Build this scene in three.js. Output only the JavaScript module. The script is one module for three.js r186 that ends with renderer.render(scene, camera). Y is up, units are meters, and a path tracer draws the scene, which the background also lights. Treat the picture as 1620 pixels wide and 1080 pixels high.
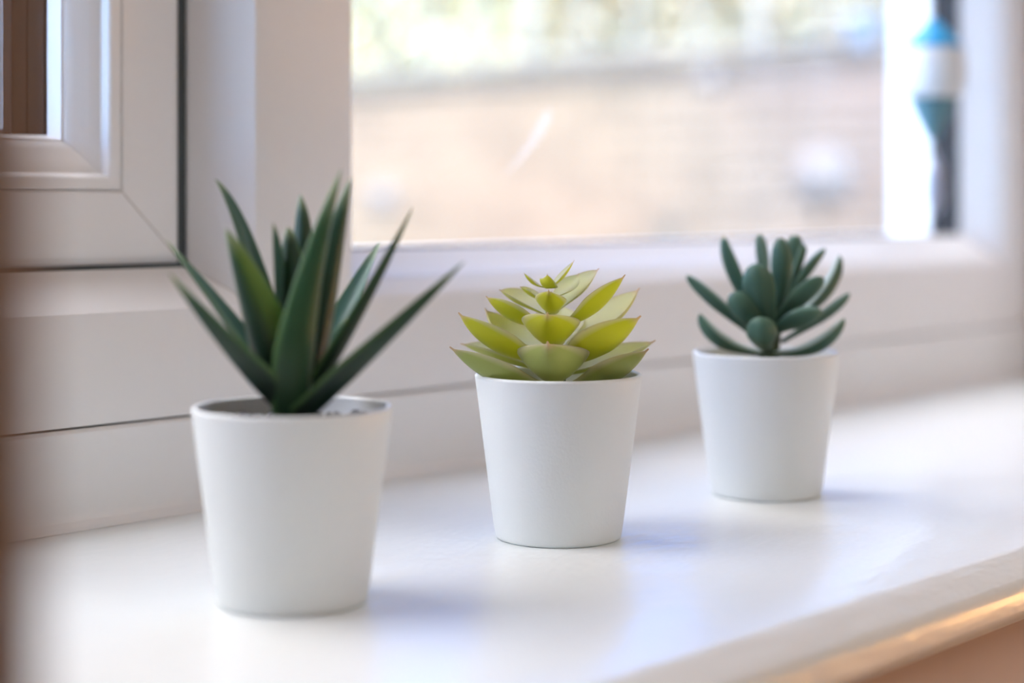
import * as THREE from 'three';
import { mergeGeometries, toCreasedNormals, mergeVertices } from 'three/addons/utils/BufferGeometryUtils.js';
import { RoundedBoxGeometry } from 'three/addons/geometries/RoundedBoxGeometry.js';
import { ImprovedNoise } from 'three/addons/math/ImprovedNoise.js';
import { RectAreaLightUniformsLib } from 'three/addons/lights/RectAreaLightUniformsLib.js';
import { Sky } from 'three/addons/objects/Sky.js';

// ---------------------------------------------------------------- camera, sky, sun, exposure
// x runs along the window, y is up from the top of the sill, z points into the room. Metres.
const scene = new THREE.Scene();
const camera = new THREE.PerspectiveCamera(2 * Math.atan(540 / 2740) * 180 / Math.PI, 1.5, 0.02, 200);
camera.position.set(-0.4703, 0.1185, 0.4049);
camera.lookAt(-0.4703 + 0.7401, 0.1185, 0.4049 - 0.6725);
camera.setViewOffset(1620, 1080, 0, 215, 1620, 1080);      // the lens is shifted down, so uprights stay upright
camera.focus = 0.606;
camera.userData.fStop = 4.0;
const renderer = new THREE.WebGLRenderer({ antialias: true });
renderer.toneMapping = THREE.LinearToneMapping;
renderer.toneMappingExposure = 3.65;
renderer.shadowMap.enabled = true;
renderer.shadowMap.type = THREE.PCFSoftShadowMap;

RectAreaLightUniformsLib.init();

const toSun = new THREE.Vector3(-0.38, 0.74, 0.55).normalize();
const sky = new Sky();
sky.name = 'sky';
sky.userData.kind = 'structure';
sky.scale.setScalar(150);
sky.material.uniforms.turbidity.value = 8;
sky.material.uniforms.rayleigh.value = 0.65;
sky.material.uniforms.mieCoefficient.value = 0.005;
sky.material.uniforms.mieDirectionalG.value = 0.7;
sky.material.uniforms.sunPosition.value.copy(toSun);
scene.add(sky);
scene.environmentIntensity = 1.0;
const sun = new THREE.DirectionalLight(0xfff1dc, 3.0);
sun.name = 'sun';
sun.position.copy(toSun).multiplyScalar(12);
sun.castShadow = true;
Object.assign(sun.shadow.camera, { left: -9, right: 9, top: 7, bottom: -7, near: 0.5, far: 40 });
sun.shadow.mapSize.set(2048, 2048);
scene.add(sun);
const LAMP_CEILING = 0.92, LAMP_FLOOR = 0.05;                     // radiance of the ceiling panel, candela of the low lamp

// ---------------------------------------------------------------- helpers
let seed = 7;
const rnd = () => { seed = (seed * 1664525 + 1013904223) >>> 0; return seed / 4294967296; };
const noise3 = new ImprovedNoise();
const V = (x, y, z) => new THREE.Vector3(x, y, z);
const used = new Map();
function numbered(name) { const n = used.get(name) ?? 0; used.set(name, n + 1); return n ? name + '_' + String(n).padStart(3, '0') : name; }
function tag(o, label, category, group, kind) {
  if (label) o.userData.label = label;
  if (category) o.userData.category = category;
  if (group) o.userData.group = group;
  if (kind) o.userData.kind = kind;
  return o;
}
function mesh(name, geometry, material, parent) {
  const m = new THREE.Mesh(geometry, material);
  m.name = numbered(name); m.castShadow = m.receiveShadow = true;
  (parent ?? scene).add(m);
  return m;
}
function base(name, x = 0, y = 0, z = 0) { const g = new THREE.Group(); g.name = numbered(name); g.position.set(x, y, z); scene.add(g); return g; }
const struct = (name, geometry, material) => tag(mesh(name, geometry, material), null, null, null, 'structure');
const box = (x0, x1, y0, y1, z0, z1) => new THREE.BoxGeometry(x1 - x0, y1 - y0, z1 - z0).translate((x0 + x1) / 2, (y0 + y1) / 2, (z0 + z1) / 2);
const lin = (hex) => new THREE.Color(hex);
const std = (o) => new THREE.MeshPhysicalMaterial(o);
function tube(points, r, seg = 24, radial = 10) { return new THREE.TubeGeometry(new THREE.CatmullRomCurve3(points), seg, r, radial, false); }

// a height field as a texture: fn(u, v) in 0..1, repeating
function heightTexture(w, h, fn) {
  const d = new Uint8Array(w * h * 4);
  for (let y = 0; y < h; y++) for (let x = 0; x < w; x++) {
    const v = Math.max(0, Math.min(255, Math.round(255 * fn(x / w, y / h)))), i = (y * w + x) * 4;
    d[i] = d[i + 1] = d[i + 2] = v; d[i + 3] = 255;
  }
  const t = new THREE.DataTexture(d, w, h);
  t.wrapS = t.wrapT = THREE.RepeatWrapping; t.magFilter = THREE.LinearFilter; t.minFilter = THREE.LinearFilter; t.needsUpdate = true;
  return t;
}
// noise that repeats over [0,1) x [0,1), fx by fy cells
const loopNoise = (u, v, fx, fy, k) => {
  const n = (a, b) => noise3.noise(a * fx, b * fy, k);
  return n(u, v) * (1 - u) * (1 - v) + n(u - 1, v) * u * (1 - v) + n(u, v - 1) * (1 - u) * v + n(u - 1, v - 1) * u * v;
};

// ---------------------------------------------------------------- materials
const brush = heightTexture(1024, 512, (u, v) => 0.5 + 0.30 * loopNoise(u, v, 9, 11, 1.5) + 0.22 * loopNoise(u, v, 34, 40, 4.2) + 0.12 * loopNoise(u, v, 90, 110, 9.7));
const speck = heightTexture(512, 512, (u, v) => 0.5 + 0.4 * loopNoise(u, v, 60, 60, 2.2) + 0.2 * loopNoise(u, v, 150, 150, 7.1));
const M = {
  plastic: std({ name: 'window_plastic', color: new THREE.Color().setRGB(0.78, 0.785, 0.785), roughness: 0.32, specularIntensity: 0.8 }),
  gasket: std({ name: 'gasket_rubber', color: new THREE.Color().setRGB(0.05, 0.062, 0.066), roughness: 0.6 }),
  spacer: std({ name: 'spacer_slate', color: new THREE.Color().setRGB(0.010, 0.0105, 0.012), roughness: 0.6, specularIntensity: 0.35 }),
  spacerBrown: std({ name: 'spacer_brown', color: new THREE.Color().setRGB(0.030, 0.015, 0.007), roughness: 0.8, specularIntensity: 0.1 }),
  glass: std({ name: 'glass', color: 0xffffff, roughness: 0, transmission: 1, thickness: 0, ior: 1.5, specularIntensity: 0.5 }),
  sill: std({ name: 'sill_gloss_paint', color: new THREE.Color().setRGB(0.79, 0.835, 0.835), roughness: 0.29, clearcoat: 0.22, clearcoatRoughness: 0.2, bumpMap: brush, bumpScale: 0.0011 }),
  trim: std({ name: 'trim_paint', color: new THREE.Color().setRGB(0.775, 0.785, 0.785), roughness: 0.35, bumpMap: brush, bumpScale: 0.0004 }),
  wall: std({ name: 'wall_paint', color: new THREE.Color().setRGB(0.60, 0.48, 0.42), roughness: 0.85 }),
  reveal: std({ name: 'white_wall_paint', color: new THREE.Color().setRGB(0.74, 0.75, 0.77), roughness: 0.8 }),
  ceiling: std({ name: 'ceiling_paint', color: new THREE.Color().setRGB(0.78, 0.79, 0.80), roughness: 0.9 }),
  floor: std({ name: 'floor_wood', color: new THREE.Color().setRGB(0.40, 0.27, 0.17), roughness: 0.4 }),
  pot: std({ name: 'white_pot', color: new THREE.Color().setRGB(0.785, 0.83, 0.825), roughness: 0.42, specularIntensity: 0.7, bumpMap: speck, bumpScale: 0.00008 }),
  gravel: std({ name: 'dark_gravel', color: new THREE.Color().setRGB(0.02, 0.021, 0.028), roughness: 0.8 }),
  foam: std({ name: 'cream_filler', color: new THREE.Color().setRGB(0.55, 0.46, 0.30), roughness: 0.9 }),
  aloe: std({ name: 'aloe_leaf', color: 0xffffff, vertexColors: true, roughness: 0.38, specularIntensity: 0.8, transmission: 0.12, thickness: 0, bumpMap: speck, bumpScale: 0.0001 }),
  rosette: std({ name: 'lime_leaf', color: 0xffffff, vertexColors: true, roughness: 0.8, specularIntensity: 0.5, transmission: 0.6, thickness: 0, clearcoat: 0.4, clearcoatRoughness: 0.35 }),
  lobed: std({ name: 'blue_green_leaf', color: 0xffffff, vertexColors: true, roughness: 0.5, specularIntensity: 0.7 }),
  stem: std({ name: 'dark_stem', color: new THREE.Color().setRGB(0.035, 0.06, 0.02), roughness: 0.6 }),
  curtain: std({ name: 'taupe_curtain', color: new THREE.Color().setRGB(0.24, 0.145, 0.09), roughness: 0.95 }),
};

// ---------------------------------------------------------------- the room
const SILL_L = -0.75, SILL_R = 0.668, TOP = 1.05, ZI = 0.112, ZO = -0.214;
struct('wall_front', mergeGeometries([
  box(-2.4, 2.7, -0.9, -0.028, ZO, ZI), box(-2.4, 2.7, TOP, 1.5, ZO, ZI),
  box(-2.4, SILL_L, -0.028, TOP, ZO, ZI), box(SILL_R, 2.7, -0.028, TOP, ZO, ZI)]), M.wall);
struct('wall_back', box(-2.4, 2.7, -0.9, 1.5, 3.3, 3.4), M.reveal);
struct('wall_left', box(-2.4, -2.3, -0.9, 1.5, ZI, 3.3), M.reveal);
struct('wall_right', box(2.6, 2.7, -0.9, 1.5, ZI, 3.3), M.reveal);
struct('floor', box(-2.4, 2.7, -1.0, -0.9, ZO, 3.4), M.floor);
struct('ceiling', box(-2.6, 2.9, 1.5, 1.62, ZO - 0.1, 3.5), M.ceiling);

// sill board with a half-round nose, swept along x
function sweepX(profile, x0, x1, nx, closed) {
  const pos = [], uv = [], idx = [], n = profile.length;
  let s = 0; const arc = profile.map((p, i) => (i ? s += Math.hypot(p[0] - profile[i - 1][0], p[1] - profile[i - 1][1]) : 0));
  for (let i = 0; i <= nx; i++) for (let j = 0; j < n; j++) {
    const x = x0 + (x1 - x0) * i / nx;
    pos.push(x, profile[j][1], profile[j][0]); uv.push(x / 0.42, arc[j] / 0.21);
  }
  for (let i = 0; i < nx; i++) for (let j = 0; j < n - 1; j++) {
    const a = i * n + j, b = a + 1, c = a + n, d = c + 1;
    idx.push(a, b, c, b, d, c);
  }
  const ends = [0, nx].map((i) => profile.map((_, j) => i * n + j));
  if (closed) ends.forEach((e, k) => { for (let j = 1; j < n - 1; j++) k ? idx.push(e[0], e[j], e[j + 1]) : idx.push(e[0], e[j + 1], e[j]); });
  const g = new THREE.BufferGeometry();
  g.setAttribute('position', new THREE.Float32BufferAttribute(pos, 3));
  g.setAttribute('uv', new THREE.Float32BufferAttribute(uv, 2));
  g.setIndex(idx);
  return toCreasedNormals(g, 0.6);
}
const nose = [[-0.1415, -0.027], [-0.1415, 0]];
for (const z of [-0.08, -0.02, 0.04, 0.09]) nose.push([z, 0]);
for (let k = 0; k <= 20; k++) { const a = Math.PI / 2 - Math.PI * k / 20; nose.push([0.1220 + 0.0190 * Math.cos(a), -0.0135 + 0.0135 * Math.sin(a)]); }
nose.push([0.05, -0.027], [-0.1415, -0.027]);
struct('window_sill', sweepX(nose, SILL_L, SILL_R, 60, true), M.sill);
// upstand strip between the sill and the window frame, with a painted fillet at its foot
const up = [[-0.205, -0.027], [-0.205, 0.0362], [-0.1418, 0.0362], [-0.1405, 0.0350]];
for (const [z, y] of [[-0.1405, 0.006], [-0.1396, 0.0028], [-0.1378, 0.0009], [-0.1350, 0.0001], [-0.1412, -0.0002], [-0.1418, -0.027], [-0.205, -0.027]]) up.push([z, y]);
struct('trim_1', sweepX(up, SILL_L, SILL_R, 40, true), M.trim);

// ---------------------------------------------------------------- the window
// a mitred rail ring round an opening: profile = closed list of [outward, z]; a value of 'W' is that side's own width
function rails(name, parent, [x0, x1, y0, y1], profile, widths, material, crease = 0.5) {
  const w = { left: 0, right: 0, bottom: 0, top: 0, ...widths };
  const at = (o, side) => (o === 'W' ? w[side] : o);
  const corner = (o, z, sx, sy) => [sx < 0 ? x0 - at(o, 'left') : x1 + at(o, 'right'), sy < 0 ? y0 - at(o, 'bottom') : y1 + at(o, 'top'), z];
  for (const [a, b] of [[[-1, -1], [1, -1]], [[1, -1], [1, 1]], [[1, 1], [-1, 1]], [[-1, 1], [-1, -1]]]) {
    const pos = [], idx = [], n = profile.length;
    for (const [o, z] of profile) pos.push(...corner(o, z, ...a), ...corner(o, z, ...b));
    for (let k = 0; k < n; k++) { const p = 2 * k, q = 2 * ((k + 1) % n); idx.push(p, p + 1, q, q, p + 1, q + 1); }
    const g = new THREE.BufferGeometry();
    g.setAttribute('position', new THREE.Float32BufferAttribute(pos, 3));
    g.setAttribute('uv', new THREE.Float32BufferAttribute(new Float32Array(pos.length / 3 * 2), 2));
    g.setIndex(idx);
    mesh(name, toCreasedNormals(g, crease), material, parent);
  }
}
const YT = 1.0;
// window_1: the opener, its sash set back behind the bevel of the frame
const w1 = tag(base('window_1'), null, null, null, 'structure');
const lip1 = [-0.6930, -0.0372, 0.0935, YT];
rails('frame_rail', w1, lip1, [[0, -0.222], [0, -0.1668], [0.0008, -0.1655], [0.0142, -0.1434], [0.0150, -0.1424], [0.0162, -0.1420], ['W', -0.1420], ['W', -0.222]],
  { left: 0.057, right: 0.0407, bottom: 0.0564, top: 0.05 }, M.plastic);
rails('rubber_gasket', w1, [lip1[0] + 0.0036, lip1[1] - 0.0036, lip1[2] + 0.0012, lip1[3] - 0.0036],
  [[-0.0005, -0.215], [-0.0005, -0.1690], [0.0010, -0.1676], [0.0036, -0.1682], [0.0036, -0.215]], {}, M.gasket);
const glass1 = [lip1[0] + 0.0033 + 0.0514, lip1[1] - 0.0033 - 0.0514, lip1[2] + 0.0010 + 0.0514, lip1[3] - 0.0033 - 0.0514];
rails('sash_rail', w1, glass1, [[-0.003, -0.232], [-0.003, -0.2125], [0.0215, -0.2125], [0.0216, -0.1668], [0.0225, -0.1657], [0.0446, -0.1652], [0.0476, -0.1657], [0.0497, -0.1672], [0.0508, -0.1692], [0.0514, -0.1725], [0.0514, -0.232]], {}, M.plastic);
rails('glazing_bead', w1, glass1, [[0.0000, -0.1846], [0.0011, -0.1806], [0.0016, -0.1784], [0.0019, -0.1776], [0.0022, -0.1778], [0.0027, -0.1775], [0.0032, -0.1765], [0.0060, -0.1740], [0.0100, -0.1716], [0.0138, -0.1702], [0.0148, -0.1699], [0.0160, -0.1664], [0.0168, -0.1657], [0.0209, -0.1656], [0.0213, -0.1662], [0.0213, -0.1846]], {}, M.plastic);
rails('spacer_bar', w1, glass1, [[-0.0004, -0.2102], [-0.0004, -0.1995], [0.0002, -0.1990], [0.0002, -0.1980], [-0.0004, -0.1975], [-0.0004, -0.1868], [0.006, -0.1868], [0.006, -0.2102]], {}, M.spacerBrown);
const pane = ([x0, x1, y0, y1], m, z0, z1) => box(x0 - m, x1 + m, y0 - m, y1 + m, z0, z1);
function flatPane(r, m, z) { const g = new THREE.PlaneGeometry(r[1] - r[0] + 2 * m, r[3] - r[2] + 2 * m); return g.translate((r[0] + r[1]) / 2, (r[2] + r[3]) / 2, z); }
const weld = std({ name: 'weld_seam', color: new THREE.Color().setRGB(0.52, 0.50, 0.47), roughness: 0.6 });
for (const [a, b] of [[V(glass1[1] + 0.0222, glass1[2] - 0.0222, -0.1658), V(glass1[1] + 0.0500, glass1[2] - 0.0500, -0.1652)], [V(lip1[1] + 0.0008, lip1[2] - 0.0008, -0.1655), V(lip1[1] + 0.0142, lip1[2] - 0.0142, -0.1434)]]) {
  mesh('weld_seam', tube([a, a.clone().lerp(b, 0.5), b], 0.0003, 6, 6), weld, w1);
}
mesh('glass_pane', flatPane(glass1, 0.006, -0.1858), M.glass, w1);
mesh('glass_pane', flatPane(glass1, 0.006, -0.2110), M.glass, w1);
// window_2: the fixed light, glazed straight into the frame
const w2 = tag(base('window_2'), null, null, null, 'structure');
const glass2 = [0.0499, 0.6165, 0.0985, YT];
rails('frame_rail', w2, glass2, [[0, -0.222], [0, -0.1905], [0.0120, -0.1905], [0.0122, -0.1512], [0.0190, -0.1432], [0.0200, -0.1424], [0.0212, -0.1420], ['W', -0.1420], ['W', -0.222]],
  { left: 0.0464, right: 0.0515, bottom: 0.0614, top: 0.05 }, M.plastic);
rails('glazing_bead', w2, glass2, [[0.0000, -0.1676], [0.0012, -0.1662], [0.0036, -0.1632], [0.0062, -0.1598], [0.0086, -0.1566], [0.0104, -0.1543], [0.0114, -0.1524], [0.0119, -0.1516], [0.0119, -0.1676]], {}, M.plastic);
rails('spacer_bar', w2, glass2, [[-0.0006, -0.1880], [-0.0006, -0.1695], [0.008, -0.1695], [0.008, -0.1880]], {}, M.spacer);
mesh('glass_pane', flatPane(glass2, 0.006, -0.1685), M.glass, w2);
const outerPane = mesh('glass_pane', flatPane(glass2, 0.006, -0.1892), M.glass, w2);
// a milky smear rubbed on the inside of the pane
{
  const pts = [], n = 24, a = V(0.1895, 0.1668, -0.16835), b = V(0.1560, 0.1345, -0.16835), pos = [], idx = [];
  const side = V(-(b.y - a.y), b.x - a.x, 0).normalize();
  for (let i = 0; i <= n; i++) {
    const t = i / n, c = a.clone().lerp(b, t).addScaledVector(side, 0.0024 * Math.sin(t * 3)), w = 0.0034 * Math.pow(Math.sin(Math.PI * Math.pow(t, 0.6)), 0.7) * (1 - 0.55 * t) + 0.0002;
    for (const [s, dz] of [[-1, 0], [0, 0.00025], [1, 0]]) pos.push(c.x + side.x * w * s, c.y + side.y * w * s, c.z + dz);
    if (i < n) for (const j of [0, 1]) { const p = i * 3 + j; idx.push(p, p + 1, p + 3, p + 1, p + 4, p + 3); }
  }
  const g = new THREE.BufferGeometry(); g.setAttribute('position', new THREE.Float32BufferAttribute(pos, 3)); g.setIndex(idx); g.computeVertexNormals();
  mesh('smear', g, std({ name: 'milky_smear', color: 0xffffff, roughness: 1, transparent: true, opacity: 0.2, transmission: 0.6, thickness: 0 }), w2);
}

// ---------------------------------------------------------------- pots
function potGeometry() {
  const R0 = 0.0226, R1 = 0.0300, H = 0.0585, t = 0.0019, p = [];
  p.push([0.0001, 0.0016], [R0 - 0.003, 0.0016], [R0 - 0.0022, 0.0001], [R0 - 0.0008, 0], [R0 - 0.0001, 0.0006], [R0, 0.0013]);
  const at = (y) => R0 + (R1 - R0) * y / H;
  for (let k = 1; k < 12; k++) { const y = 0.0013 + (H - 0.003) * k / 12; p.push([at(y), y]); }
  p.push([R1 - 0.0001, H - 0.0012]);
  for (let k = 0; k <= 6; k++) { const a = Math.PI * k / 6; p.push([R1 - t / 2 + t / 2 * Math.cos(a), H - t / 2 + t / 2 * Math.sin(a)]); }
  p.push([R1 - t, H - 0.004], [at(0.03) - t, 0.03], [at(0.004) - t, 0.004], [0.0001, 0.0035]);
  const g = new THREE.LatheGeometry(p.map(([x, y]) => new THREE.Vector2(x, y)), 96);
  const u = g.attributes.uv; for (let i = 0; i < u.count; i++) u.setXY(i, u.getX(i) * 3, u.getY(i) * 2);
  return g;
}
const potShape = potGeometry();
function filler(level, r, rough) {             // a bumpy disc that fills the pot
  const g = new THREE.CircleGeometry(r, 48, 0, Math.PI * 2).rotateX(-Math.PI / 2), rings = [];
  const pos = [], idx = [], nr = 8, na = 40;
  for (let i = 0; i <= nr; i++) for (let j = 0; j < na; j++) {
    const rr = r * i / nr, a = 2 * Math.PI * j / na, x = rr * Math.cos(a), z = rr * Math.sin(a);
    pos.push(x, level + rough * noise3.noise(x * 300, z * 300, 3.3), z);
    if (i < nr) { const p = i * na + j, q = i * na + (j + 1) % na; idx.push(p, q, p + na, q, q + na, p + na); }
  }
  const b = new THREE.BufferGeometry(); b.setAttribute('position', new THREE.Float32BufferAttribute(pos, 3)); b.setIndex(idx); b.computeVertexNormals();
  return b;
}
function pebbles(level, r, n, size) {
  const all = [];
  for (let i = 0; i < n; i++) {
    const g = new THREE.IcosahedronGeometry(size * (0.6 + 0.7 * rnd()), 1), a = rnd() * 7, d = r * Math.sqrt(rnd());
    g.scale(1, 0.65, 0.85).rotateY(rnd() * 6).rotateX(rnd() - 0.5).translate(d * Math.cos(a), level + size * (0.1 + 0.5 * rnd()), d * Math.sin(a));
    all.push(g);
  }
  return mergeGeometries(all);
}

// ---------------------------------------------------------------- leaves
// spec = base, middle, tip (mm from the foot of the pot, x y z each), width (mm). A closed solid round a bent midrib.
function leafGeometry(spec, kind, index) {
  const q = spec.slice(0, 10).map((v) => v / 1000), p0 = V(q[0], q[1], q[2]), pm = V(q[3], q[4], q[5]), p2 = V(q[6], q[7], q[8]), W = q[9];
  const p1 = pm.clone().multiplyScalar(2).addScaledVector(p0, -0.5).addScaledVector(p2, -0.5);
  const curve = new THREE.QuadraticBezierCurve3(p0, p1, p2);
  const mid = p0.clone().add(pm).add(p2); mid.y = 0;
  const Y = V(0, 1, 0), turn = (spec[10] ?? 0) * Math.PI / 180;   // an eleventh number: which way the back of the leaf faces, 0 = away from the window corner
  const out = spec[10] !== undefined ? V(-0.7401, 0, 0.6725).multiplyScalar(Math.cos(turn)).addScaledVector(V(0.6725, 0, 0.7401), Math.sin(turn)) : mid.length() > 0.0005 ? mid.normalize() : V(0.3, 0, 1).normalize();
  const nt = kind.rows ?? 24, na = 20, pos = [], col = [], uv = [], idx = [];
  for (let i = 0; i <= nt; i++) {
    const t = i / nt, c = curve.getPoint(t), T = curve.getTangent(t), tr = T.dot(out), ty = T.y;
    const A = out.clone().multiplyScalar(-ty).addScaledVector(Y, tr).addScaledVector(T, -T.dot(out.clone().multiplyScalar(-ty).addScaledVector(Y, tr))).normalize();
    const L = T.clone().cross(A).normalize(), shape = kind.profile(t, index);
    const w = W / 2 * shape.w, th = shape.th * W / 2, cup = shape.cup * W / 2;
    for (let j = 0; j < na; j++) {
      const a = 2 * Math.PI * j / na, s = Math.cos(a), h = Math.sin(a);
      const fold = cup * (Math.pow(Math.abs(s), kind.foldPower) - 0.3) * shape.w;
      const lift = h > 0 ? h * kind.topThick : h;
      const pt = c.clone().addScaledVector(L, s * w).addScaledVector(A, fold + lift * th * (0.35 + 0.65 * Math.sqrt(Math.max(0, 1 - s * s))));
      pos.push(pt.x, pt.y, pt.z);
      uv.push(s * 0.5 * W / 0.02, t * 3);
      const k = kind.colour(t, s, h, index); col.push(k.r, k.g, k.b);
    }
  }
  for (let i = 0; i < nt; i++) for (let j = 0; j < na; j++) {
    const a = i * na + j, b = i * na + (j + 1) % na; idx.push(a, a + na, b, b, a + na, b + na);
  }
  const last = nt * na;
  for (let j = 1; j < na - 1; j++) { idx.push(0, j, j + 1); idx.push(last, last + j + 1, last + j); }
  const g = new THREE.BufferGeometry();
  g.setAttribute('position', new THREE.Float32BufferAttribute(pos, 3));
  g.setAttribute('color', new THREE.Float32BufferAttribute(col, 3));
  g.setAttribute('uv', new THREE.Float32BufferAttribute(uv, 2));
  g.setIndex(idx); g.computeVertexNormals();
  return g;
}
const smooth = THREE.MathUtils.smoothstep, mix = (a, b, t) => a.clone().lerp(b, Math.max(0, Math.min(1, t)));
const C = (h) => new THREE.Color(h);
const aloeKind = {
  topThick: 0.35, foldPower: 1.6,
  profile(t) { const w = Math.min(1, 0.72 + 0.9 * t) * Math.pow(1 - t, 0.72) * 1.22; return { w: Math.max(0.012, Math.min(1, w)), th: 0.30 * Math.pow(1 - t, 0.6) + 0.015, cup: 0.55 }; },
  colour(t, s, h, i) {
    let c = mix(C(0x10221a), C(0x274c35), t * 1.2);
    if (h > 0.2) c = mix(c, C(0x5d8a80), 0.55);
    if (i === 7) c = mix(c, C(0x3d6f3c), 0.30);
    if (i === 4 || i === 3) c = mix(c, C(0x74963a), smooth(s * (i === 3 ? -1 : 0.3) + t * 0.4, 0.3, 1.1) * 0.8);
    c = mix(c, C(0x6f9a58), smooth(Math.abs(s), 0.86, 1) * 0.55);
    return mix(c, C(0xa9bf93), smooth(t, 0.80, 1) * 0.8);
  },
};
const rosetteKind = {
  topThick: 0.3, foldPower: 1.8,
  profile(t, i) {
    const grow = 0.34 + 0.66 * smooth(t, 0, 0.55), u = Math.max(0, (t - 0.5) / 0.47), close = t < 0.5 ? 1 : Math.max(0, 1 - Math.pow(u, 1.9));
    return { w: Math.max(0.016, grow * close), th: 0.05 * (1 - 0.6 * t) + 0.006, cup: (i === 0 || i === 11 || i === 16 ? 0.95 : 0.55) * (0.6 + 0.4 * t) };
  },
  colour(t, s, h, i) {
    const low = i < 3 ? 1 : i < 6 ? 0.5 : 0;
    let c = mix(C(0xbcbc14), C(0xd2d222), t);
    c = mix(c, C(0xa8b472), low * 0.8);
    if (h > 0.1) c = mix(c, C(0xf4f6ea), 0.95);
    c = mix(c, C(0xe6dfbe), smooth(Math.abs(s), 0.86, 1) * 0.8);
    return mix(c, C(0xe3c3ae), smooth(t, 0.88, 1) * 0.8);
  },
};
const lobedKind = {
  topThick: 0.75, foldPower: 2,
  profile(t, i) {
    const round = i === 16 ? 0.42 : 0.55;
    const w = t < 0.55 ? 0.42 + 0.58 * smooth(t, 0, 0.55) : Math.pow(Math.max(0, 1 - Math.pow((t - 0.55) / 0.45, 2)), round);
    return { w: Math.max(0.02, w), th: 0.78 * Math.max(0.03, w), cup: 0.08 };
  },
  colour(t, s, h, i) {
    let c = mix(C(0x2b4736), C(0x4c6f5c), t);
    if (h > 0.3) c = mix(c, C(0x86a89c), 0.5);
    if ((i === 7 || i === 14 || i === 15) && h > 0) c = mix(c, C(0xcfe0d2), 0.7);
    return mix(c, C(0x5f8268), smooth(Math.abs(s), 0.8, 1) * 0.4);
  },
};
const aloeLeaves = [  // base, middle, tip in mm from the pot base; width
  [-2.3, 58.9, 0.4, -8.5, 82.6, -18.4, -17, 107.8, -39.6, 11],
  [-5.8, 57.7, 5.4, -22.4, 76.5, -1, -40.7, 99.4, -6.2, 13],
  [3.6, 59.7, -8, 1.3, 103.8, -22.4, -3.1, 126.8, -33.3, 9],
  [-3.9, 60.9, 0.1, -12.6, 87.6, -2, -19.8, 111.6, -7, 19, -25],
  [1.3, 65.9, -4.6, -0.1, 96.5, -6.2, -1.3, 113.3, -7.5, 7],
  [6, 61.6, -5.4, 10.1, 100, -6.8, 10.8, 122, -9, 11, 10],
  [3.2, 61.9, -4, 3.7, 94.5, -4.9, 3, 112.2, -5.7, 13, -10],
  [-5.2, 57.9, 7.6, -6.5, 88, 13.6, 4.5, 129.2, 16.8, 15],
  [3.3, 58.5, 0.6, 8.3, 94.7, 6.1, 14.5, 126.9, 10, 13, 30],
  [-0.4, 59.1, 5.4, 11.3, 88.2, 18.3, 21.5, 118.1, 29.6, 10],
  [9.1, 57.5, -4.9, 26.7, 83.7, -6.3, 41.1, 106.8, -5.4, 12],
  [-4.6, 57, 9.7, 7.7, 77.7, 29.2, 23.3, 102.3, 49.3, 13],
  [6.2, 57, -2.2, 17.2, 72.7, -1.9, 26.3, 83.9, -3.8, 11],
];
const rosetteLeaves = [  // base, middle, tip in mm from the pot base; width
  [-3.4, 57.6, 2.4, -15.9, 60.8, 10.9, -29.1, 72.6, 20.2, 26],
  [-3.5, 54.3, 0.8, -21.4, 58.1, -8.5, -35.5, 69.1, -19.6, 29],
  [-1.4, 54.1, 3.1, 4.1, 57.9, 19.5, 11.3, 68.4, 31.9, 29],
  [1.3, 58.2, -2.8, -4.7, 63.2, -21.3, -11.4, 67.8, -37.6, 22],
  [3.2, 58.2, -0.8, 20.9, 61.6, 6.8, 36.8, 69, 15.4, 22],
  [2.3, 58.2, -1.8, 12.2, 60.4, -11.6, 25, 65.3, -21.4, 22],
  [-3.2, 62.4, 1.1, -22.4, 68.9, -8.1, -34.9, 81.2, -15.9, 26],
  [-1.7, 62.4, 2.8, -0, 68.6, 19.5, 6.3, 80.2, 32.4, 31],
  [0.3, 66.3, -2.5, -3.1, 70.1, -19.6, -6.9, 80.9, -29.7, 22],
  [2.4, 67.4, -0.1, 20.1, 75.9, 5.9, 31.3, 88.4, 12.3, 22],
  [1.6, 67.3, -2.5, 12.6, 73.2, -11.3, 20.4, 81.9, -17.4, 20],
  [-3.7, 69, 2.1, -13.5, 72.8, 7.7, -24.6, 82, 16.2, 21],
  [-4.1, 75.3, 0.1, -15.7, 78.9, -6.7, -22.6, 86.5, -14.3, 20],
  [-1.7, 75.7, 2.8, 3.1, 82, 14, 10.5, 94.1, 22.1, 19],
  [-0.3, 78.8, -3.2, -0.4, 83.3, -16.6, -4.8, 87.8, -24.4, 16],
  [-0.2, 80.6, -1.5, 9.6, 87.1, 0.3, 15.1, 95.8, 6.4, 14],
  [-3.2, 80.4, 1.1, -8.9, 82.6, 3.7, -15.3, 89.2, 8.7, 11.5],
  [-2.9, 83.9, -3, -4.2, 86.4, -8.9, -7.1, 89.4, -12.1, 9],
  [-1.1, 85.6, -2.5, 5.9, 88.6, -0.7, 10.2, 94, 1, 10],
  [-4.1, 89.3, -2.9, -5.5, 90.8, -7.4, -7.7, 94.5, -9.7, 6],
  [-3.5, 89.1, -2.2, 1.3, 92.4, 0.2, 4.5, 99, 3.7, 7],
  [-4.4, 89.2, -1.7, -6.7, 90.4, 0.3, -7.3, 94.3, 1.1, 8],
];
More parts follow.
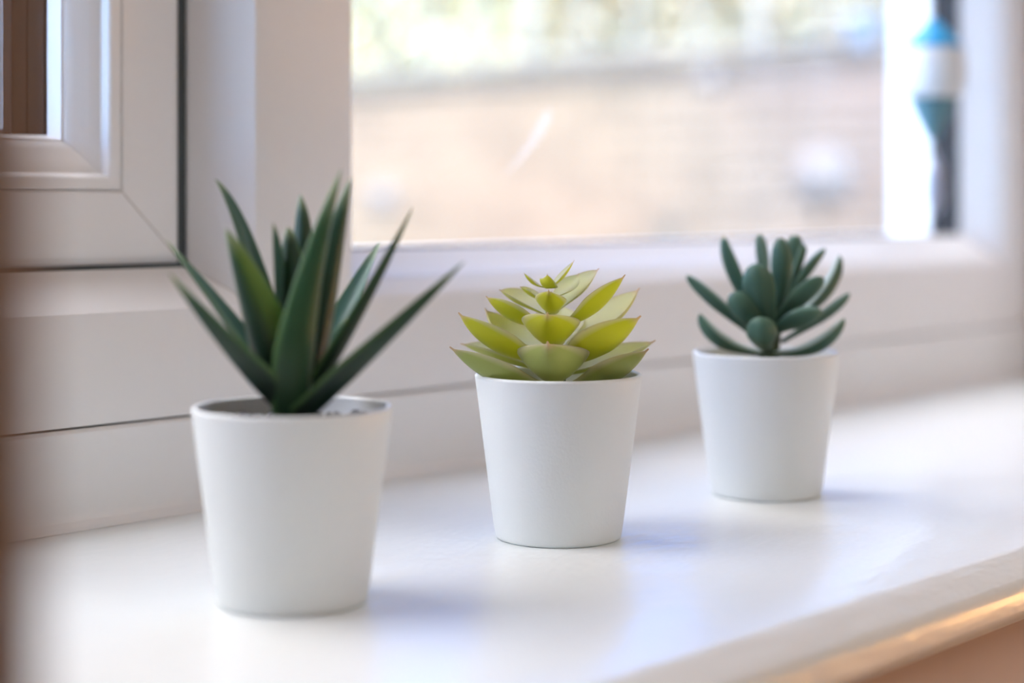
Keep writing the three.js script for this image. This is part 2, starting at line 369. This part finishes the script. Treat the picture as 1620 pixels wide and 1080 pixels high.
const lobedLeaves = [  // base, middle, tip in mm from the pot base; width
  [-1.7, 61.4, 1.2, -15.9, 78.8, -13, -25.3, 90, -21.8, 8, -75],
  [1.7, 66.3, -1.1, -4.7, 88.4, -11.1, -7.8, 105.7, -15.9, 8.5, -60],
  [5.4, 77.8, -2.9, 5.8, 96.1, -5.4, 5.6, 106.6, -7.2, 6, 200],
  [1.5, 73.1, 4.7, 1, 92.6, 7.1, 0.3, 105.3, 6.3, 9, 0],
  [9.6, 75.2, 1.7, 15.9, 96.1, 2.6, 18.4, 106.1, 2.5, 9, 25],
  [7.9, 75.3, 2.8, 15.6, 94.8, 5.3, 19, 101.9, 6.1, 6, 70],
  [6.5, 72.7, 1.3, 17.3, 90.3, 7.2, 25.1, 100.6, 12.8, 6.5, 70],
  [9.3, 67.3, 1.3, 26.1, 82.2, 10.9, 34.2, 97.7, 13.9, 9, 80],
  [-2, 65.4, 3.9, -11.6, 83.4, 5.1, -14.5, 95.3, 4.9, 13, -5],
  [-3.3, 65.4, 2.3, -13.9, 75.6, -0.4, -19.3, 83.4, -3.4, 12, -25],
  [-0.8, 69.3, 3.7, 3, 82, 15.2, 7.5, 89.2, 23.2, 10.5, 30],
  [7.5, 69.9, -0.6, 17.3, 78.7, -1.7, 20.1, 81.9, -4.6, 8],
  [-2, 66, 3.9, 0.3, 73.1, 15.2, 3.4, 75.9, 24.6, 11.5, 25],
  [5.9, 62.4, 3.6, 19.4, 73.5, 15.4, 27.5, 82.3, 22.9, 7, 75],
  [0.4, 58, 3.5, 8.5, 61.7, 18.3, 14.8, 72.7, 28.2, 9],
  [-2.4, 58, 0.4, -17.2, 63.8, -9.9, -24.9, 74.7, -15.4, 9],
  [-4.7, 59.9, 3.8, -16.1, 66.5, 9.1, -21.3, 74, 12.3, 12.5, -2],
];
function plant(name, x, z, label, leaves, kind, material) {
  const g = tag(base(name, x, 0, z), label, 'potted plant');
  const pot = mesh('pot', potShape, M.pot, g);
  leaves.forEach((l, i) => mesh('leaf', leafGeometry(l, kind, i), material, g));
  return g;
}
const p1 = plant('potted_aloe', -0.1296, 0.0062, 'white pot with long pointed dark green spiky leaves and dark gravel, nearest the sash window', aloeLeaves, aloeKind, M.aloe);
tag(mesh('gravel', mergeGeometries([filler(0.0522, 0.0277, 0.001).deleteAttribute('uv').toNonIndexed(), pebbles(0.0528, 0.026, 170, 0.0017).deleteAttribute('uv')].map((g) => { g.deleteAttribute('uv'); return g; })), M.gravel, p1), null, null, null, 'stuff');
const p2 = plant('potted_rosette', 0, 0, 'white pot with broad lime green pointed rosette leaves, in sharp focus between two darker plants', rosetteLeaves, rosetteKind, M.rosette);
mesh('filler', filler(0.0470, 0.0268, 0.0012), M.foam, p2);
mesh('stem', tube([V(0.0003, 0.0465, 0.0004), V(-0.0009, 0.0600, 0.0006), V(-0.0013, 0.0640, 0)], 0.0026, 12, 10), M.stem, p2);
mesh('stem', tube([V(-0.0013, 0.0635, 0), V(-0.0022, 0.0740, -0.001), V(-0.0034, 0.0875, -0.0021)], 0.0016, 12, 10), std({ name: 'lime_stem', color: new THREE.Color(0x8f9a2c), roughness: 0.7 }), p2);
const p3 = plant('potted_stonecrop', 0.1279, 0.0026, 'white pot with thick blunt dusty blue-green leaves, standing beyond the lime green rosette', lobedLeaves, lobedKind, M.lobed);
mesh('filler', filler(0.0490, 0.0270, 0.0012), M.foam, p3);
mesh('stem', tube([V(0.0006, 0.0485, 0.0008), V(0.0012, 0.0600, 0.0012), V(0.0018, 0.0690, 0.0020), V(0.0028, 0.0800, 0.0030)], 0.0040, 16, 10), M.stem, p3);

// ---------------------------------------------------------------- ornament hanging inside the pane
{
  const g = tag(base('hanging_ornament', 0.498, -0.003, -0.123), 'blurred hanging ornament with blue cone top, pale band and teal tip before the window jamb', 'ornament');
  const lathe = (pts) => new THREE.LatheGeometry(pts.map(([r, y]) => new THREE.Vector2(r, y)), 40);
  mesh('cord', tube([V(0, 0.236, 0), V(0.0004, 0.5, 0), V(0, 1.0, 0), V(0, 1.022, -0.004)], 0.0005, 20, 6), M.trim, g);
  mesh('hook', tube([V(0, 1.018, -0.0195), V(0, 1.016, -0.012), V(0, 1.016, -0.004), V(0, 1.022, 0.001), V(0, 1.027, -0.001)], 0.0012, 16, 8), M.spacer, g);
  mesh('blue_cone', lathe([[0.0004, 0.2380], [0.0040, 0.2352], [0.0105, 0.2288], [0.0162, 0.2225], [0.0178, 0.2196], [0.0172, 0.2186], [0.0004, 0.2186]]), std({ name: 'blue_enamel', color: new THREE.Color().setRGB(0.02, 0.30, 0.58), roughness: 0.35 }), g);
  mesh('pale_band', lathe([[0.0004, 0.2186], [0.0168, 0.2186], [0.0194, 0.2165], [0.0203, 0.2040], [0.0190, 0.1915], [0.0148, 0.1880], [0.0004, 0.1880]]), std({ name: 'pale_enamel', color: new THREE.Color().setRGB(0.66, 0.70, 0.72), roughness: 0.4 }), g);
  mesh('teal_tip', lathe([[0.0004, 0.1880], [0.0140, 0.1880], [0.0134, 0.1850], [0.0105, 0.1775], [0.0062, 0.1690], [0.0040, 0.1640], [0.0004, 0.1615]]), std({ name: 'teal_enamel', color: new THREE.Color().setRGB(0.08, 0.20, 0.24), roughness: 0.4 }), g);
  mesh('cord', tube([V(0, 0.162, 0), V(0.0010, 0.158, 0.0005), V(0.0024, 0.152, 0.001)], 0.0005, 8, 6), M.trim, g);
  mesh('grey_drop', lathe([[0.0002, 0.1150], [0.0030, 0.1172], [0.0054, 0.1235], [0.0062, 0.1320], [0.0054, 0.1420], [0.0028, 0.1495], [0.0002, 0.1522]]).translate(0.0024, 0, 0.001), std({ name: 'grey_drop', color: new THREE.Color().setRGB(0.26, 0.27, 0.32), roughness: 0.3 }), g);
}

// ---------------------------------------------------------------- curtain and lamps in the room
{
  const pos = [], idx = [], nx = 80, ny = 24, x0 = -0.68, x1 = -0.3608;
  for (const side of [0, 1]) for (let i = 0; i <= nx; i++) for (let j = 0; j <= ny; j++) {
    const u = i / nx, y = -0.86 + (1.5 + 0.86) * j / ny, x = x0 + (x1 - x0) * u;
    pos.push(x, y, 0.212 + 0.024 * Math.sin(u * 34 + 0.6 * Math.sin(y * 2)) + 0.006 * Math.sin(u * 91 + y) + side * 0.003);
    if (i < nx && j < ny) { const n = ny + 1, o = side * (nx + 1) * n, a = o + i * n + j; side ? idx.push(a, a + n, a + 1, a + 1, a + n, a + n + 1) : idx.push(a, a + 1, a + n, a + 1, a + n + 1, a + n); }
  }
  const g = new THREE.BufferGeometry(); g.setAttribute('position', new THREE.Float32BufferAttribute(pos, 3)); g.setIndex(idx); g.computeVertexNormals();
  tag(mesh('curtain', g, M.curtain), 'brown out-of-focus curtain edge hanging in front of the sash window', 'curtain');
}
function bulb(parent, x, y, z, r, color, power, glow) {
  const b = mesh('bulb', new THREE.SphereGeometry(r, 24, 16).translate(x, y, z), std({ name: 'bulb_glow', color: 0x222222, emissive: color, emissiveIntensity: glow }), parent);
  const l = new THREE.PointLight(color, power, 0, 2); l.position.set(x, y, z); l.castShadow = true; l.shadow.radius = r / 0.02; l.name = 'bulb'; parent.add(l);
  return b;
}
{
  const g = tag(base('ceiling_light', 0.4, 0, 1.85), 'large square white light panel on the ceiling of the room', 'light');
  rails('frame', g, [-0.7, 0.7, -0.7, 0.7], [[0, 0], [0, 0.02], [0.03, 0.02], [0.03, 0]], {}, M.plastic);
  for (const r of g.children) { r.rotation.x = Math.PI / 2; r.position.y = 1.498; }
  mesh('light_panel', box(-0.7, 0.7, 1.486, 1.498, -0.7, 0.7), std({ name: 'panel_glow', color: 0x333333, emissive: new THREE.Color(1, 0.95, 0.89), emissiveIntensity: 0.05 }), g);
  const l = new THREE.RectAreaLight(new THREE.Color(1, 0.95, 0.89), LAMP_CEILING, 1.38, 1.38);
  l.position.set(0, 1.483, 0); l.rotation.x = -Math.PI / 2; l.name = 'light_panel_glow'; g.add(l);
}
{
  const g = tag(base('floor_lamp', 2.15, -0.9, 1.05), 'low lamp with a glowing orange shade on the wooden floor', 'lamp');
  mesh('base', new THREE.LatheGeometry([[0.0001, 0], [0.13, 0], [0.13, 0.012], [0.03, 0.03], [0.012, 0.05], [0.012, 0.2], [0.0001, 0.2]].map(([a, b]) => new THREE.Vector2(a, b)), 32), M.spacer, g);
  bulb(g, 0, 0.34, 0, 0.075, new THREE.Color(1, 0.50, 0.17), LAMP_FLOOR, 18);
}

// ---------------------------------------------------------------- outside: garden wall, trellis, hedge, ground
const WX = 5.0;
struct('ground', box(-14, 30, -1.4, -1.15, -30, 25), std({ name: 'pale_paving', color: new THREE.Color().setRGB(0.20, 0.21, 0.20), roughness: 0.9 }));
struct('wall_far', box(-9, WX + 0.2, -1.15, 0.64, -13.2, -13), std({ name: 'far_wall_brick', color: new THREE.Color().setRGB(0.22, 0.13, 0.075), roughness: 0.95 }));
const gw = tag(base('wall_garden'), null, null, null, 'structure');
mesh('mortar', box(WX + 0.012, WX + 0.2, -1.15, 0.64, -13, 0.5), std({ name: 'mortar', color: new THREE.Color().setRGB(0.25, 0.16, 0.095), roughness: 0.95 }), gw);
{
  const brick = new RoundedBoxGeometry(0.02, 0.065, 0.215, 1, 0.004), list = [];
  for (let r = 0; r < 24; r++) for (let k = 0; k < 56; k++) list.push([-1.11 + r * 0.0745, -12.4 + k * 0.226 + (r % 2) * 0.113]);
  const im = new THREE.InstancedMesh(brick, std({ name: 'peach_brick', color: 0xffffff, roughness: 0.9 }), list.length), m = new THREE.Matrix4(), c = new THREE.Color();
  list.forEach(([y, z], i) => {
    im.setMatrixAt(i, m.makeTranslation(WX + 0.006 - 0.003 * rnd(), y, z));
    const k = noise3.noise(y * 1.1, z * 0.7, 5.5), w = 0.9 + 0.25 * rnd(), g2 = smooth(z, -4.3, -2.8);
    im.setColorAt(i, c.setRGB((0.222 + 0.01 * k - 0.04 * g2) * w, (0.124 - 0.01 * k - 0.011 * g2) * w, (0.062 - 0.005 * k + 0.008 * g2) * w));
  });
  im.name = 'bricks'; im.castShadow = im.receiveShadow = true; im.userData.kind = 'stuff'; gw.add(im);
}
mesh('coping', box(WX - 0.03, WX + 0.23, 0.64, 0.69, -13, 0.5), std({ name: 'coping_stone', color: new THREE.Color().setRGB(0.12, 0.075, 0.045), roughness: 0.9 }), gw);
{
  const g = tag(base('trellis', WX + 0.14, 0.69, 0), 'blurred grey-brown trellis on top of the pale brick garden wall', 'trellis');
  const wood = std({ name: 'grey_wood', color: new THREE.Color().setRGB(0.22, 0.165, 0.11), roughness: 0.9 });
  for (let k = 0; k < 22; k++) mesh('post', new RoundedBoxGeometry(0.03, 0.5, k % 4 ? 0.022 : 0.06, 1, 0.004).translate(0, 0.25, -8.2 + k * 0.3), wood, g);
  for (const y of [0.06, 0.44]) mesh('rail', new RoundedBoxGeometry(0.02, 0.03, 6.6, 1, 0.004).translate(-0.025, y, -5.05), wood, g);
}
{
  // hedge behind the trellis: thousands of small leaves round a core, lower towards its far end
  const leaf = new THREE.BufferGeometry();
  leaf.setAttribute('position', new THREE.Float32BufferAttribute([0, 0, 0, 0.03, 0.012, 0.05, 0, 0, 0.12, -0.03, 0.012, 0.05], 3));
  leaf.setIndex([0, 1, 2, 0, 2, 3]); leaf.computeVertexNormals();
  const n = 23000, im = new THREE.InstancedMesh(leaf, std({ name: 'hedge_leaf', color: 0xffffff, roughness: 0.9, transmission: 0.4, thickness: 0 }), n), m = new THREE.Matrix4(), q = new THREE.Quaternion(), e = new THREE.Euler(), c = new THREE.Color();
  for (let i = 0; i < n; i++) {
    const z = -8.3 + 7.5 * rnd(), top = 1.9 + 0.25 * noise3.noise(z * 1.1, 2, 0) + 0.35 * smooth(-z, 4.6, 6.0);
    im.setMatrixAt(i, m.compose(V(WX + 0.45 + 0.7 * rnd(), -0.2 + (top + 0.2) * Math.pow(rnd(), 0.6), z), q.setFromEuler(e.set(rnd() * 6, rnd() * 6, rnd() * 6)), V(1, 1, 1)));
    const k = rnd(); im.setColorAt(i, (z < -4.9 ? c.setRGB(0.62, 0.50, 0.26) : c.setRGB(0.52 + 0.08 * k, 0.40 + 0.06 * k, 0.22 + 0.04 * k)));
  }
  const heart = mesh('hedge_heart', box(WX + 0.75, WX + 0.9, -0.6, 1.75, -8.5, -0.7), std({ name: 'hedge_heart', color: new THREE.Color().setRGB(0.47, 0.37, 0.20), roughness: 1 }), im);
  im.name = 'hedge'; im.castShadow = im.receiveShadow = true;
  tag(im, 'pale sunlit green hedge behind the trellis', 'hedge', null, 'stuff'); scene.add(im);
}
{
  // white flowers trained up the wall: each bloom a part
  const g = tag(base('flowering_climber', WX - 0.30, -1.15, 0), 'climber with pale round blooms against the peach garden wall', 'climber');
  const petal = std({ name: 'pale_bloom', color: new THREE.Color().setRGB(0.14, 0.10, 0.07), roughness: 0.9 });
  const green = std({ name: 'climber_stem', color: new THREE.Color().setRGB(0.16, 0.10, 0.05), roughness: 0.9 });
  for (const [y, z, r] of [[0.215, -2.84, 0.11], [0.574, -3.32, 0.045], [0.15, -5.05, 0.06]]) {
    const b = new THREE.IcosahedronGeometry(r, 4), p = b.attributes.position;
    for (let i = 0; i < p.count; i++) { const v = V().fromBufferAttribute(p, i), k = 1 + 0.14 * noise3.noise(v.x / r * 3, v.y / r * 3, v.z / r * 3 + z); p.setXYZ(i, v.x * k, v.y * k, v.z * k); }
    b.computeVertexNormals();
    mesh('bloom', b.translate(0, y + 1.15, z), petal, g);
    mesh('stem', tube([V(0.02, 0, z + 0.1), V(0.05, 0.5, z - 0.05), V(0, y + 1.15, z)], 0.008, 12, 6), green, g);
  }
}
{
  const g = tag(base('blue_box', WX + 0.0, 0.692, -2.86), 'small blurred pale blue box above the garden wall', 'box');
  const blue = std({ name: 'blue_paint', color: new THREE.Color().setRGB(0.12, 0.125, 0.13), roughness: 0.7 });
  mesh('body', new RoundedBoxGeometry(0.09, 0.10, 0.09, 2, 0.006).translate(0, 0.05, 0), blue, g);
  mesh('roof', new RoundedBoxGeometry(0.12, 0.014, 0.12, 2, 0.004).rotateZ(0.25).translate(0, 0.112, 0), blue, g);
}

renderer.render(scene, camera);
